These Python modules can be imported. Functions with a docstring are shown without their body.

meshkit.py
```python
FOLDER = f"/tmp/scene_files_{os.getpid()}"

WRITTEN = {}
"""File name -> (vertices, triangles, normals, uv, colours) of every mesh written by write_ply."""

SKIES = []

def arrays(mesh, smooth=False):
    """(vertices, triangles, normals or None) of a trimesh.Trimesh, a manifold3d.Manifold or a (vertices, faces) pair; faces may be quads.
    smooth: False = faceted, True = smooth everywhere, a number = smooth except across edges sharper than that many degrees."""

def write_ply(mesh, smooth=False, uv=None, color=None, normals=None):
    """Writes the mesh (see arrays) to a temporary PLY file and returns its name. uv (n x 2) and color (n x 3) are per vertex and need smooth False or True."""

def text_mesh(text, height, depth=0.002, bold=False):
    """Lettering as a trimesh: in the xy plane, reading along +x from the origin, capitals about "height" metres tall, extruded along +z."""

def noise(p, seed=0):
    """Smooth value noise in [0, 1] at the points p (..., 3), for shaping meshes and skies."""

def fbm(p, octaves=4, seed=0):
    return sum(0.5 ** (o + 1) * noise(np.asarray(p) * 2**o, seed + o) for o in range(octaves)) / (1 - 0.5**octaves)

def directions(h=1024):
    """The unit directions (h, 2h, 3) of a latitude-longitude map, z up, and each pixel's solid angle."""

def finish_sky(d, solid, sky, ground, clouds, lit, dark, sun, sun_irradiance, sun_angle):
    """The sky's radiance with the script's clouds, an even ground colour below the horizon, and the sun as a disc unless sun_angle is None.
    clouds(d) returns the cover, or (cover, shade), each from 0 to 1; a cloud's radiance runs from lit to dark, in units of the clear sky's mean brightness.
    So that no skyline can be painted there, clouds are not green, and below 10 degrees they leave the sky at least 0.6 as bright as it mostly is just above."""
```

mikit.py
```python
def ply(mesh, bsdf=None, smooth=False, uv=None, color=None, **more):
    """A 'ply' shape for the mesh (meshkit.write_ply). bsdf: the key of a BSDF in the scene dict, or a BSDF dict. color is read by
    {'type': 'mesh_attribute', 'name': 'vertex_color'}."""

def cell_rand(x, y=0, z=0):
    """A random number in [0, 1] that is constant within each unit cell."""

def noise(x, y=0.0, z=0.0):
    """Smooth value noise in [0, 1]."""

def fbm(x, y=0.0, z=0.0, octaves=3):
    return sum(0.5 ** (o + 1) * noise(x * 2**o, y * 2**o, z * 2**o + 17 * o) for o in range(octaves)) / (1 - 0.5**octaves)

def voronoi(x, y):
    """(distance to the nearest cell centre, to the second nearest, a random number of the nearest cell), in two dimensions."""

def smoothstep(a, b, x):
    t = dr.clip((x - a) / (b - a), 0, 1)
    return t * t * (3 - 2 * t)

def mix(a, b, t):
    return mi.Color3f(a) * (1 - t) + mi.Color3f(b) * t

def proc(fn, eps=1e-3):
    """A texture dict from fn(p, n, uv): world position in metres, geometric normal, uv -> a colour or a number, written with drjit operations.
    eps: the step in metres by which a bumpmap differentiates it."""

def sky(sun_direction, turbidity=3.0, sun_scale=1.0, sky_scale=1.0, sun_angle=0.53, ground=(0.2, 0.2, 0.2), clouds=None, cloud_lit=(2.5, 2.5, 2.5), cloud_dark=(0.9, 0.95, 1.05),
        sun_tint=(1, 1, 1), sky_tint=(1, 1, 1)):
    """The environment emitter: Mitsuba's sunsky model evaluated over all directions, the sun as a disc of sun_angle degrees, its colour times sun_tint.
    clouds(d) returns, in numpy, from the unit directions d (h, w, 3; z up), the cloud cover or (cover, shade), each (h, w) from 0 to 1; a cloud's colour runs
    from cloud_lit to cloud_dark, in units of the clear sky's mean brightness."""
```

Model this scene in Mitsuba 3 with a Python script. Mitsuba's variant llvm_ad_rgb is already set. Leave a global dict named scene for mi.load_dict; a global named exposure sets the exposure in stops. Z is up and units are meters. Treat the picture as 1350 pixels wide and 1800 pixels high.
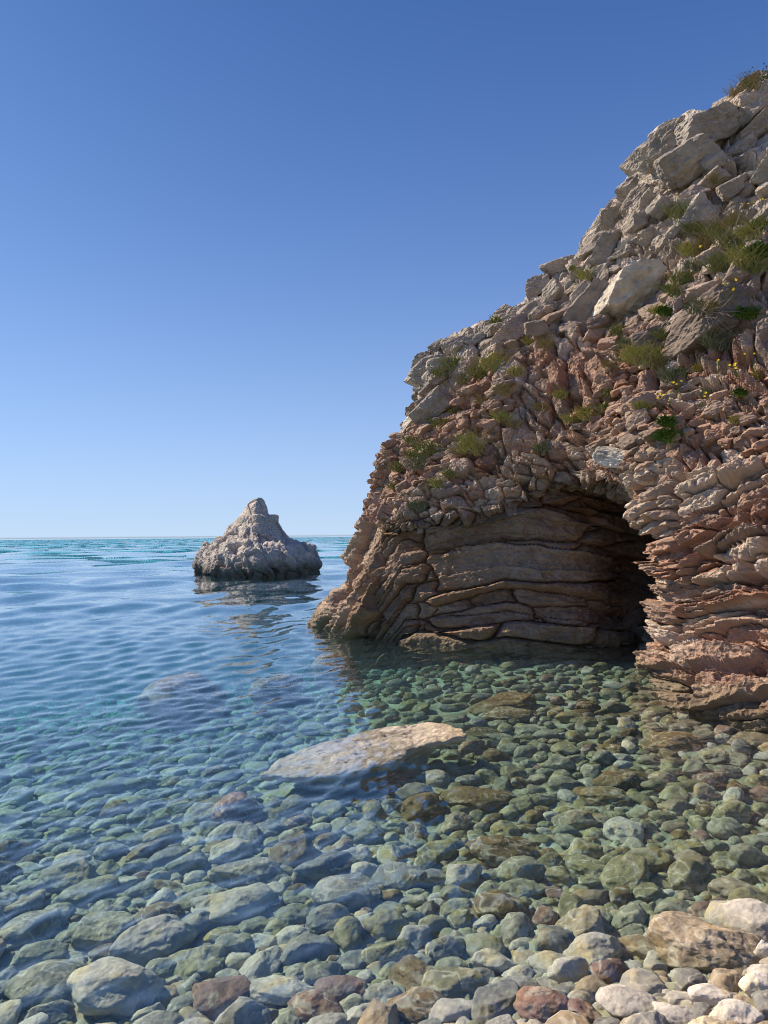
import math
import numpy as np, trimesh, drjit as dr, mitsuba as mi
import mikit, meshkit
from mikit import proc, noise, fbm, smoothstep, mix, voronoi
from scipy.interpolate import PchipInterpolator, CubicSpline
from scipy.ndimage import gaussian_filter
from scipy.spatial import ConvexHull, cKDTree

scene, labels = {}, {}
RNG = np.random.default_rng(7)

# ------------------------------------------------------------------ camera, sky, exposure
EYE = np.array([0.0, 0.0, 1.6])
F = 1248.0                                    # focal length in pixels of the 1350 x 1800 photograph
PITCH, ROLL = math.radians(1.88), math.radians(0.5)
FWD = np.array([0, math.cos(PITCH), math.sin(PITCH)])
UP0 = np.array([0, -math.sin(PITCH), math.cos(PITCH)])
RIGHT = np.array([1.0, 0, 0]) * math.cos(ROLL) - UP0 * math.sin(ROLL)
UP = UP0 * math.cos(ROLL) + np.array([1.0, 0, 0]) * math.sin(ROLL)
T = mi.ScalarTransform4f
scene['camera'] = {'type': 'perspective', 'fov_axis': 'y', 'fov': math.degrees(2 * math.atan(900 / F)), 'near_clip': 0.05, 'far_clip': 20000.0,
                   'to_world': T().look_at(origin=EYE.tolist(), target=(EYE + FWD).tolist(), up=UP.tolist())}
exposure = 2.45
SUN = np.array([-0.82, 0.42, 0.76])


def sea_haze(d):
    # thin even haze that thickens towards the horizon all round
    return 0.85 * np.exp(-np.degrees(np.arcsin(np.clip(d[..., 2], 0, 1))) / 12.0)


scene['sky_light'] = mikit.sky(SUN, turbidity=2.3, sky_tint=(0.455, 0.78, 1.28), ground=(0.1, 0.13, 0.15), clouds=sea_haze, cloud_lit=(2.8, 3.5, 4.4), sky_scale=0.54)


def ray(px, py):
    return FWD + RIGHT * ((px - 675) / F) + UP * ((900 - py) / F)


def at(px, py, depth):
    d = ray(px, py)
    return EYE + d * (depth / d[1])


def on_level(px, py, z=0.0):
    d = ray(px, py)
    return EYE + d * ((z - EYE[2]) / d[2])


def project(p):
    q = np.asarray(p) - EYE
    w = q @ FWD
    return np.stack([675 + F * (q @ RIGHT) / w, 900 - F * (q @ UP) / w, w], -1)


def nz(p, f, octaves=3, seed=0):
    """signed fbm, about -1..1"""
    return meshkit.fbm(np.asarray(p) * f, octaves, seed) * 2 - 1


# ------------------------------------------------------------------ materials
def V(c):
    return mi.Color3f(*c)


PALETTE = [(0.245, 0.25, 0.195), (0.25, 0.235, 0.135), (0.43, 0.415, 0.385), (0.25, 0.165, 0.14), (0.17, 0.12, 0.052), (0.30, 0.25, 0.185), (0.215, 0.22, 0.215), (0.58, 0.55, 0.51)]


def stone_color(p, n, uv):
    k = uv.x * 10.0
    c = V(PALETTE[0])
    for i, col in enumerate(PALETTE):
        if i:
            c = dr.select(k > i - 0.5, V(col), c)
    big = fbm(p.x * 9 + uv.y * 31, p.y * 9, p.z * 9, 3)
    fine = fbm(p.x * 60, p.y * 60 + uv.y * 17, p.z * 60, 3)
    c = c * (0.62 + 0.8 * uv.y * 0.5 + 0.45 * (big - 0.4)) * (0.72 + 0.56 * fine)
    c = mix(c, c * mi.Color3f(1.15, 1.0, 0.72), smoothstep(0.5, 0.72, big))
    crust_caustic = smoothstep(0.56, 0.68, noise(p.x * 34 + 9, p.y * 34, p.z * 34)) * smoothstep(0.40, 0.55, big)  # pale worn crust, its mottling also painted in for caustic light on the stones
    c = mix(c, mi.Color3f(0.40, 0.39, 0.34), crust_caustic * 0.5)
    wet = 1 - smoothstep(0.012, 0.045, p.z + 0.03 * big)
    c = c * (1 - 0.24 * wet)
    # caustic light painted into some stones as a pale calcite-like vein web
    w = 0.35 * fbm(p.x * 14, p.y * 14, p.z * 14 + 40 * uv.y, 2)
    caustic_web = 1 - smoothstep(0.0, 0.075, dr.abs(noise(p.x * 15 + 6 * w, p.y * 15 + 50 * uv.y, p.z * 15 - 6 * w) - 0.5))
    return mix(c, mi.Color3f(0.50, 0.48, 0.42), caustic_web * 0.40 * smoothstep(0.45, 0.7, dr.abs(dr.sin(uv.y * 57))))


def stone_relief(p, n, uv):
    return fbm(p.x * 40, p.y * 40, p.z * 40, 4)


def rock_relief(p, n, uv):
    return fbm(p.x * 22, p.y * 22, p.z * 34, 4)


scene['stone_material'] = {'type': 'twosided', 'bsdf': {'type': 'bumpmap', 'scale': 0.012, 'arbitrary': proc(stone_relief, eps=2e-3),
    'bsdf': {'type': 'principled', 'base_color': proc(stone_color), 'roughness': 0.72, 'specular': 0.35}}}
scene['rock_material'] = {'type': 'twosided', 'bsdf': {'type': 'bumpmap', 'scale': 0.03, 'arbitrary': proc(rock_relief, eps=4e-3),
    'bsdf': {'type': 'principled', 'base_color': {'type': 'mesh_attribute', 'name': 'vertex_color'}, 'roughness': 0.9, 'specular': 0.2}}}
scene['bed_material'] = {'type': 'twosided', 'bsdf': {'type': 'principled', 'base_color': {'type': 'mesh_attribute', 'name': 'vertex_color'}, 'roughness': 0.85, 'specular': 0.2}}
scene['water_medium'] = {'type': 'homogeneous', 'albedo': {'type': 'rgb', 'value': [0.04, 0.215, 0.33]}, 'sigma_t': {'type': 'rgb', 'value': [0.54, 0.155, 0.16]}}
scene['water_material'] = {'type': 'thindielectric', 'int_ior': 1.27, 'ext_ior': 1.0}


# ------------------------------------------------------------------ water
def polar_grid(rs, angs):
    A, R = np.meshgrid(angs, rs)
    xy = np.stack([np.sin(A) * R, np.cos(A) * R], -1)
    return xy, R


def grid_faces(nr, nc):
    i = np.arange(nr * nc).reshape(nr, nc)
    a, b, c, d = i[:-1, :-1].ravel(), i[:-1, 1:].ravel(), i[1:, 1:].ravel(), i[1:, :-1].ravel()
    return np.vstack([np.stack([a, b, c], 1), np.stack([a, c, d], 1)])


def radii(r0, r1, k, lo, hi):
    rs = [r0]
    while rs[-1] < r1:
        r = rs[-1]
        rs.append(r + min(max(k * (r * r + 2.5) / 1.6 / 700, lo), max(hi, r * 0.05 if r > 800 else 0)))
    return np.array(rs)


half = math.radians(36)
angs = np.concatenate([np.linspace(-math.pi, -half, 40)[:-1], np.linspace(-half, half, 410), np.linspace(half, math.pi, 40)[1:]])
rs = radii(0.25, 6000, 1.25, 0.014, 3.0)
xy, R = polar_grid(rs, angs)
spacing = np.gradient(rs)[:, None] * np.ones_like(R)
wr = np.random.default_rng(11)
Hw, slope2 = np.zeros_like(R), np.zeros(len(rs))
for j in range(54):
    lam = 0.07 * (9.0 / 0.07) ** (j / 53)                    # wavelengths 0.07 .. 9 m
    th = math.radians(-38) + wr.normal(0, 0.6 if lam < 2.5 else 1.1)
    kx, ky = math.cos(th) * 2 * math.pi / lam, math.sin(th) * 2 * math.pi / lam
    fade = np.clip((lam / spacing - 1.5) / 1.5, 0, 1)
    weight = (lam / 0.2) ** -0.8 if lam > 0.2 else 1.0       # short ripples carry most of the slope
    weight = weight * (1.0 if lam < 0.6 else np.clip((R - 5) / 35, 0.08, 1.0) if lam < 9 else 0.6 * np.clip((R - 200) / 400, 0, 1.0))
    amp = weight * fade * lam / (2 * math.pi)
    slope2 += ((weight * fade)[:, 220]) ** 2 / 2
    warp = 0.35 * lam * (meshkit.noise(np.dstack([xy / (lam * 5), np.full(R.shape, j * 3.3)]), j) - 0.5) * 2
    Hw += amp * np.sin(kx * xy[..., 0] + ky * xy[..., 1] + wr.uniform(0, 6.28) + warp * 2 * math.pi / lam)
gust = 1 + 0.5 * (meshkit.fbm(np.dstack([xy * [0.10, 0.22], 0 * R]), 3, 19) - 0.5) * np.clip((70 - R) / 40, 0, 1)
target = np.interp(rs, [0, 4, 9, 30, 60, 120, 800, 1000], [0.10, 0.11, 0.10, 0.085, 0.085, 0.08, 0.08, 0.0])
Hw *= np.minimum(target / np.sqrt(slope2 + 1e-6), 1.5)[:, None] * gust
wv = np.dstack([xy, Hw]).reshape(-1, 3)
wf = grid_faces(*R.shape)
scene['water'] = mikit.ply((wv, wf), 'water_material', smooth=True, interior={'type': 'ref', 'id': 'water_medium'})
labels['water'] = {'label': 'clear turquoise sea water shading to deep blue towards the horizon', 'category': 'water', 'kind': 'structure'}


# ------------------------------------------------------------------ seabed
def depth_at(x, y):
    w = (x - 1.1) * -0.35 + (y - 2.32) * 0.94
    wp = np.maximum(w, 0)
    d = np.where(w > 0, 0.045 + 0.19 * np.minimum(wp, 1) + 0.055 * np.clip(wp - 1, 0, 6) + 0.13 * np.maximum(wp - 7, 0) + 0.012 * np.maximum(wp - 10, 0) ** 2, 0.045 + 0.16 * w)
    d = d - 0.09 * np.exp(-((x - 1.25) ** 2 / 0.9 + (y - 2.30) ** 2 / 0.22))
    d = d * (1 - 0.55 * np.clip((x + 1.5) / 3, 0, 1) * np.clip((y - 4.5) / 4, 0, 1) * np.clip((15 - y) / 3, 0, 1))
    d = d - 0.42 * np.clip(d, 0, 1) * np.exp(-((x - 2.9) ** 2 + (y - 6.0) ** 2) / 4.0)
    d = d - 0.06 * np.exp(-(((x + 0.1) / 0.75) ** 2 + ((y - 5.35) / 0.55) ** 2))       # the heap of stones that carries the slab
    return np.minimum(d, 26.0)


def bed_z(x, y):
    x, y = np.asarray(x, float), np.asarray(y, float)
    p = np.stack([x, y, 0 * x], -1)
    d = depth_at(x, y)
    return -d + nz(p, 0.45, 3, 5) * np.clip(0.02 + 0.16 * d, 0, 0.7)


def vor2(a, b, seed):
    """cells: F1, F2, id hash 0..1 and the vector to the nearest centre"""
    ia, ib = np.floor(a).astype(np.int64), np.floor(b).astype(np.int64)
    f1, f2 = np.full(a.shape, 9.0), np.full(a.shape, 9.0)
    idx, va, vb = np.zeros(a.shape, np.int64), np.zeros(a.shape), np.zeros(a.shape)

    def h(i, j, s):
        v = (i * 374761393 + j * 668265263 + (s + seed * 7) * 974634777) & 0xFFFFFFFF
        v = ((v ^ (v >> 13)) * 1274126177) & 0xFFFFFFFF
        v = ((v ^ (v >> 15)) * 2246822519) & 0xFFFFFFFF
        return ((v ^ (v >> 16)) & 0xFFFFFF) / 16777215.0
    for da in (-1, 0, 1):
        for db in (-1, 0, 1):
            i, j = ia + da, ib + db
            off = h(j, 77, 9)                                # every layer starts elsewhere
            dx, dy = i + 0.1 + 0.8 * h(i, j, 1) + 0 * off - a, j + 0.5 + 0.5 * (h(i, j, 2) - 0.5) - b
            d = np.maximum(np.abs(dx) * 0.72, np.abs(dy)) * 0.45 + 0.55 * np.sqrt(dx * dx + dy * dy)
            near = d < f1
            f2 = np.where(near, f1, np.minimum(f2, d))
            f1 = np.where(near, d, f1)
            idx = np.where(near, (i + 5000) * 20011 + (j + 5000), idx)
            va, vb = np.where(near, -dx, va), np.where(near, -dy, vb)
    return f1, f2, idx, va, vb


def vor3(p, seed):
    """cells in space: F1, F2, id and the vector from the nearest centre"""
    ip = np.floor(p).astype(np.int64)
    n = len(p)
    f1, f2, idx, vec = np.full(n, 9.0), np.full(n, 9.0), np.zeros(n, np.int64), np.zeros((n, 3))
    for da, db, dc in np.ndindex(3, 3, 3):
        q = ip + [da - 1, db - 1, dc - 1]
        h = (q[:, 0] * 374761393 + q[:, 1] * 668265263 + q[:, 2] * 2147483647 + seed * 974634777) & 0xFFFFFFFF
        h = ((h ^ (h >> 13)) * 1274126177) & 0xFFFFFFFF
        h = ((h ^ (h >> 15)) * 2246822519) & 0xFFFFFFFF
        h = h ^ (h >> 16)
        off = np.stack([h & 1023, (h >> 10) & 1023, (h >> 20) & 1023], 1) / 1023.0
        d = q + 0.1 + 0.8 * off * [1, 1, 0.75] + [0, 0, 0.1] - p
        l = np.sqrt(np.einsum('ij,ij->i', d, d)) * 0.6 + 0.4 * np.abs(d).max(1)
        near_ = l < f1
        f2 = np.where(near_, f1, np.minimum(f2, l))
        f1 = np.where(near_, l, f1)
        idx = np.where(near_, ((q[:, 0] + 300) * 701 + q[:, 1] + 300) * 701 + q[:, 2] + 300, idx)
        vec[near_] = -d[near_]
    return f1, f2, idx, vec


def rnd(idx, s):
    v = (idx * 2654435761 + s * 974634777) & 0xFFFFFFFF
    v = ((v ^ (v >> 13)) * 1274126177) & 0xFFFFFFFF
    v = ((v ^ (v >> 15)) * 2246822519) & 0xFFFFFFFF
    return ((v ^ (v >> 16)) & 0xFFFFFF) / 16777215.0


angs = np.concatenate([np.linspace(-math.pi, -half, 30)[:-1], np.linspace(-half, half, 300), np.linspace(half, math.pi, 30)[1:]])
rs = radii(0.3, 6000, 1.8, 0.026, 6.0)
xy, R = polar_grid(rs, angs)
z = bed_z(xy[..., 0], xy[..., 1])
f1, f2, idx, _, _ = vor2(xy[..., 0] / 0.075, xy[..., 1] / 0.062, 3)
peb = np.clip((f2 - f1) * 2.2, 0, 1)
fade = np.clip(0.05 / (np.gradient(rs)[:, None] + 1e-9) - 0.4, 0, 1)
z = z + 0.028 * (peb ** 0.6) * (0.4 + 0.9 * rnd(idx, 1)) * fade
P = np.dstack([xy, z])
sand = np.clip((nz(P * [1, 1, 0], 0.35, 3, 21) + 0.15) * 2.2, 0, 1)[..., None] * np.clip((R - 6) / 6, 0, 1)[..., None]
tone = (0.75 + 0.5 * rnd(idx, 2))[..., None] * (0.8 + 0.4 * meshkit.fbm(P * 3, 3, 4))[..., None]
colr = np.where(rnd(idx, 3)[..., None] > 0.72, np.array([0.30, 0.24, 0.17]), np.where(rnd(idx, 4)[..., None] > 0.5, np.array([0.25, 0.26, 0.21]), np.array([0.20, 0.20, 0.13]))) * tone
colr = colr * (1 - sand) + sand * np.array([0.38, 0.385, 0.31])
weed = (np.clip((nz(P * [1, 1, 0], 0.55, 4, 27) - 0.12) * 5, 0, 1) * np.clip((R - 4.5) / 3, 0, 1))[..., None]
colr = colr * (1 - 0.75 * weed) + 0.75 * weed * np.array([0.085, 0.08, 0.04])
scene['seabed'] = mikit.ply((P.reshape(-1, 3), grid_faces(*R.shape)), 'bed_material', smooth=True, color=colr.reshape(-1, 3))
labels['seabed'] = {'label': 'pebbly seabed sloping down from the shore under the water', 'category': 'seabed', 'kind': 'structure'}

# ------------------------------------------------------------------ cliff
# control points: one column per vertical section from the hidden back of the headland round to the right, rows from under water to behind the ridge;
# (px, py, distance) is where the photograph shows the feature
def W(px, py, d=None):
    return on_level(px, py) if d is None else at(px, py, d)


COLS = []


def col(pts, under=(0, 0, -1.1), back=(0, 3.0, 0.3), back2=(0, 9.0, 0.2)):
    pts = [np.array(p, float) for p in pts]
    COLS.append([pts[0] + np.array(under), *pts, pts[-1] + np.array(back), pts[-1] + np.array(back2)])


# rows: water line, mid wall, under the lip, lip, lower face, mid face, upper face, ridge
c1 = [at(552, 1093, 13.0), at(582, 1035, 13.3), at(602, 975, 13.5), at(608, 925, 13.5), at(662, 815, 13.7), at(710, 745, 14.0), at(728, 705, 14.3), at(752, 668, 14.6)]
c1 = [p + np.array([0.24, 0, 0]) for p in c1]
col([p + np.array([1.6, 5.0, 0]) for p in c1], (-0.4, 0.4, -1.2))
col([p + np.array([0.28, 1.5, 0]) for p in c1], (-0.3, 0.3, -1.2))
col(c1, (-0.25, -0.1, -1.2))
col([W(612, 1113), at(625, 1035, 11.9), at(655, 955, 12.2), at(668, 920, 12.2), at(732, 805, 12.7), at(752, 735, 13.3), at(768, 690, 13.9), at(790, 635, 14.8)])
col([W(690, 1125), at(690, 1030, 11.0), at(700, 940, 11.3), at(708, 915, 11.1), at(790, 785, 11.8), at(815, 700, 12.6), at(832, 650, 13.4), at(850, 588, 14.6)])
col([W(790, 1131), at(790, 1030, 10.6), at(795, 922, 10.9), at(790, 908, 10.82), at(860, 770, 11.2), at(895, 675, 12.0), at(905, 610, 13.0), at(922, 560, 14.5)])
col([W(900, 1134), at(900, 1020, 10.4), at(890, 905, 10.6), at(880, 890, 10.45), at(935, 745, 10.85), at(965, 635, 11.5), at(985, 560, 12.5), at(1008, 490, 14.2)])
col([W(1010, 1137), at(1010, 1000, 10.45), at(1000, 870, 10.55), at(1000, 842, 10.2), at(1030, 715, 10.35), at(1050, 595, 11.0), at(1070, 500, 12.0), at(1094, 406, 13.8)])
col([W(1090, 1139) + np.array([0, 0.5, 0]), at(1095, 1000, 11.6), at(1095, 880, 11.3), at(1085, 836, 9.2), at(1098, 705, 9.7), at(1115, 570, 10.6), at(1130, 455, 11.7), at(1148, 330, 13.5)])
col([W(1200, 1140) + np.array([0, 1.0, 0]), at(1210, 1010, 11.4), at(1200, 900, 10.8), at(1135, 850, 8.9), at(1135, 735, 9.2), at(1150, 590, 10.2), at(1165, 440, 11.4), at(1165, 285, 13.3)])
col([W(1150, 1165), at(1168, 1060, 9.0), at(1168, 955, 8.7), at(1128, 880, 8.5), at(1150, 755, 8.8), at(1175, 620, 9.7), at(1192, 440, 11.1), at(1185, 238, 13.2)])
col([W(1160, 1213), at(1185, 1100, 7.7), at(1190, 985, 7.8), at(1165, 885, 7.9), at(1185, 765, 8.3), at(1210, 625, 9.2), at(1230, 440, 10.7), at(1215, 215, 13.2)])
col([W(1230, 1247), at(1250, 1120, 6.95), at(1255, 1000, 7.15), at(1245, 890, 7.35), at(1255, 770, 7.8), at(1270, 630, 8.7), at(1285, 435, 10.3), at(1262, 205, 13.2)])
col([W(1330, 1278), at(1345, 1150, 6.3), at(1345, 1010, 6.6), at(1340, 890, 6.9), at(1345, 770, 7.4), at(1350, 630, 8.3), at(1355, 425, 9.9), at(1345, 168, 13.2)])
col([W(1500, 1320), at(1500, 1160, 5.6), at(1500, 1010, 5.9), at(1500, 890, 6.2), at(1500, 770, 6.8), at(1500, 630, 7.8), at(1500, 410, 9.5), at(1500, 80, 13.2)])
col([W(1500, 1320) + np.array([2.2, -0.8, 0.35])] + [p + np.array([2.2, -0.8, 0]) for p in COLS[-1][2:9]])
col([p + np.array([4, -3.0, 0]) for p in COLS[-1][1:9]])
CP = np.array(COLS)                                           # (nc, nr, 3)
nc, nr = CP.shape[:2]
# sample densities follow what is seen
ucount = [14, 20, 34, 52, 56, 58, 62, 62, 56, 40, 40, 52, 58, 30, 16, 8]
vcount = [40, 66, 66, 34, 80, 84, 78, 84, 26, 10]
US = np.concatenate([np.linspace(i, i + 1, int(n * 1.0), endpoint=False) for i, n in enumerate(ucount)] + [[nc - 1.0]])
VS = np.concatenate([np.linspace(i, i + 1, int(n * 1.15), endpoint=False) for i, n in enumerate(vcount)] + [[nr - 1.0]])
US = US[US <= nc - 1]
M = PchipInterpolator(np.arange(nr), CP, axis=1)(VS)         # (nc, nV, 3)
M = 0.5 * PchipInterpolator(np.arange(nc), M, axis=0)(US) + 0.5 * CubicSpline(np.arange(nc), M, axis=0)(US)   # (nU, nV, 3)
nU, nV = M.shape[:2]
UU, VV = np.meshgrid(US, VS, indexing='ij')


def grid_normals(m, sig=0):
    n = np.cross(np.gradient(m, axis=0), np.gradient(m, axis=1))
    n /= np.linalg.norm(n, axis=-1, keepdims=True) + 1e-12
    if sig:
        n = np.dstack([gaussian_filter(n[..., k], sig, mode='nearest') for k in range(3)])
        n /= np.linalg.norm(n, axis=-1, keepdims=True) + 1e-12
    return n


N = grid_normals(M, 9)
if np.mean(N[200:400, 100:300, 1]) > 0:
    N = -N
# big uneven forms
up_w = np.clip((VV - 3.6) / 1.5, 0, 1)
M = M + N * ((0.16 + 0.22 * up_w) * nz(M, 0.55, 3, 31))[..., None]
# bedding coordinates: how the beds dip in each part of the headland
X, Y, Z = M[..., 0], M[..., 1], M[..., 2]
ss = (X + 0.35) * 1.05
dip_wall = 1.30 * np.minimum(ss - 0.7, 0) + 0.16 * np.clip(ss, 0, 2.2) - 0.09 * np.clip(ss - 2.2, 0, 9)
dip_butt = 0.20 * (X - 3.5) - 0.16 * (Y - 7)
dip_up = 0.62 * ss - 0.10 * (Y - 10)
lerp = lambda a, b, t: a + (b - a) * t
sm = lambda a, b, x: (lambda t: t * t * (3 - 2 * t))(np.clip((x - a) / (b - a), 0, 1))
is_butt = sm(8.9, 9.6, UU + 0.15 * nz(M, 1.3, 2, 8))
is_up = sm(4.6, 6.3, VV + 0.35 * nz(M, 0.9, 2, 9))
dip = lerp(lerp(dip_wall, dip_butt, is_butt), dip_up, is_up * 0.9)
warp = np.dstack([nz(M, 0.9, 3, 41), nz(M, 0.9, 3, 42)])
fine = np.dstack([nz(M, 4.0, 2, 43), nz(M, 4.0, 2, 44)])

vreg = VV + 0.28 * nz(M, 1.6, 3, 51)
ureg = UU + 0.35 * nz(M, 1.6, 3, 52)
region = np.full(M.shape[:2], 3)
region[vreg > 6.3] = 4                                        # upper blocks
region[(vreg <= 3.3)] = 0                                     # wall
region[(vreg <= 4.0) & (ureg < 3.9)] = 1                      # ribs of the nose
region[(ureg > 9.2) & (vreg <= 2.75)] = 2                     # thin beds of the buttress
region[(ureg > 9.2) & (vreg > 2.75) & (vreg < 4.6)] = 5       # pillows of the buttress
#        layer  length relief crack detail angular
SPEC = {0: (0.25, 1.25, 0.11, 4.0, 0.048, 0.6), 1: (0.33, 2.00, 0.23, 3.0, 0.055, 0.4), 2: (0.105, 0.60, 0.10, 3.6, 0.060, 0.6),
        3: (0.14, 0.28, 0.11, 3.8, 0.055, 0.8), 4: (0.36, 0.42, 0.17, 3.8, 0.080, 0.9), 5: (0.15, 0.40, 0.14, 3.4, 0.055, 0.5)}
D = np.zeros(M.shape[:2])
CELL = np.zeros(M.shape[:2], np.int64)
LAY = np.zeros(M.shape[:2], np.int64)
EDGE = np.ones(M.shape[:2])


def block(e, idx, va, vb, rel, ang, q):
    r = [rnd(idx, q + i) for i in range(6)]
    soft, flat = 1 - (1 - e) ** 2.2, np.clip(e * 2.6, 0, 1) ** 0.6
    tilt = (r[2] - 0.5) * va * (0.9 + 1.6 * ang) + (r[3] - 0.40) * vb * (0.8 + 1.5 * ang) - ang * 1.1 * np.abs(va * (r[4] - 0.5) * 2 + vb * (r[5] - 0.5) * 2)
    return rel * ((soft * (1 - ang) + flat * ang) * (0.42 + 0.6 * r[0]) + (0.75 + 0.35 * ang) * (r[1] - 0.5) + tilt)


for k, (tl, ll, rel, crk, det, ang) in SPEC.items():
    m = region == k
    bb = (Z - dip + warp[..., 0] * (0.07 if k == 0 else 0.13) + fine[..., 0] * tl * (0.10 if k == 0 else 0.18))[m]
    al = (X * 0.9 - Y * 0.42 + 0.35 * Z * ang + warp[..., 1] * 0.18 + fine[..., 1] * ll * 0.15)[m]
    ac = (X * 0.42 + Y * 0.9)[m] * 0.8
    q = np.stack([al / ll, ac / ll, bb / tl], 1)
    f1, f2, idx, vec = vor3(q, 60 + k)
    e = np.clip((f2 - f1) * crk, 0, 1)
    d = block(e, idx, vec[:, 0] + 0.5 * vec[:, 1], vec[:, 2], rel, ang, 100 + k * 10)
    # some places break in much bigger blocks
    h1, h2, hid, hv = vor3(q / [2.3, 2.3, 1.9] + [5.3, 2.2, 1.7], 70 + k)
    eh = np.clip((h2 - h1) * crk * 1.7, 0, 1)
    bigd = block(eh, hid + 7, hv[:, 0] + 0.5 * hv[:, 1], hv[:, 2], rel * (1.5 if k != 0 else 1.1), ang, 300 + k * 10)
    use = rnd(hid, 400 + k) > (0.80 if k == 2 else 0.66 if k != 4 else 0.62)
    d = np.where(use, bigd, d + 0.35 * (bigd - bigd.mean()))
    e = np.where(use, eh, np.minimum(e, np.clip(eh * 2, 0, 1)))
    idx = np.where(use, hid + 900000007, idx)
    # a second, finer set of breaks inside each block
    g1, g2, gid, gv = vor3(q * [2.6, 2.6, 2.1] + 3.1 + (fine[..., 1][m] * 0.25)[:, None], 80 + k)
    e2 = np.clip((g2 - g1) * 3.5, 0, 1)
    d += rel * (0.22 if k else 0.16) * ((e2 ** 0.5 - 1) * 0.8 + (rnd(gid, 5) - 0.5) * 1.5 + 0.9 * ang * ((rnd(gid, 6) - 0.5) * gv[:, 0] + (rnd(gid, 7) - 0.5) * gv[:, 2]))
    # whole beds stand proud or weather back
    lay = np.floor(q[:, 2]).astype(np.int64) + 500
    d += {0: 0.09, 1: 0.10, 2: 0.10, 3: 0.07, 4: 0.06, 5: 0.12}[k] * (rnd(lay, 900 + k) - 0.5) * 2 * np.clip(e * 3, 0.3, 1)
    # lamination: fine ledges along the bedding
    lam_ = np.stack([al * 1.6, bb * (26 if k in (2, 5) else 16), ac * 1.6 + k], -1)
    d += (0.030 if k in (2, 5) else 0.012) * (meshkit.fbm(lam_, 2, 85) * 2 - 1)
    d -= (0.19 if k in (3, 4, 5) else 0.12) * np.exp(-e * 8)
    D[m] = d
    EDGE[m] = e
    CELL[m] = idx * 8 + k
    LAY[m] = np.floor(q[:, 2] + 0.3 * (e < 0)).astype(np.int64) * 8 + 4000 + k
rough = np.choose(region, [SPEC[k][4] for k in range(6)])
D += rough * (0.9 * nz(M, 5.0, 4, 61) + 0.9 * (1 - 2 * np.abs(nz(M, 6.0, 5, 62))) + 0.35 * nz(M, 24.0, 2, 63))
C3 = M + N * D[..., None]
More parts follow.
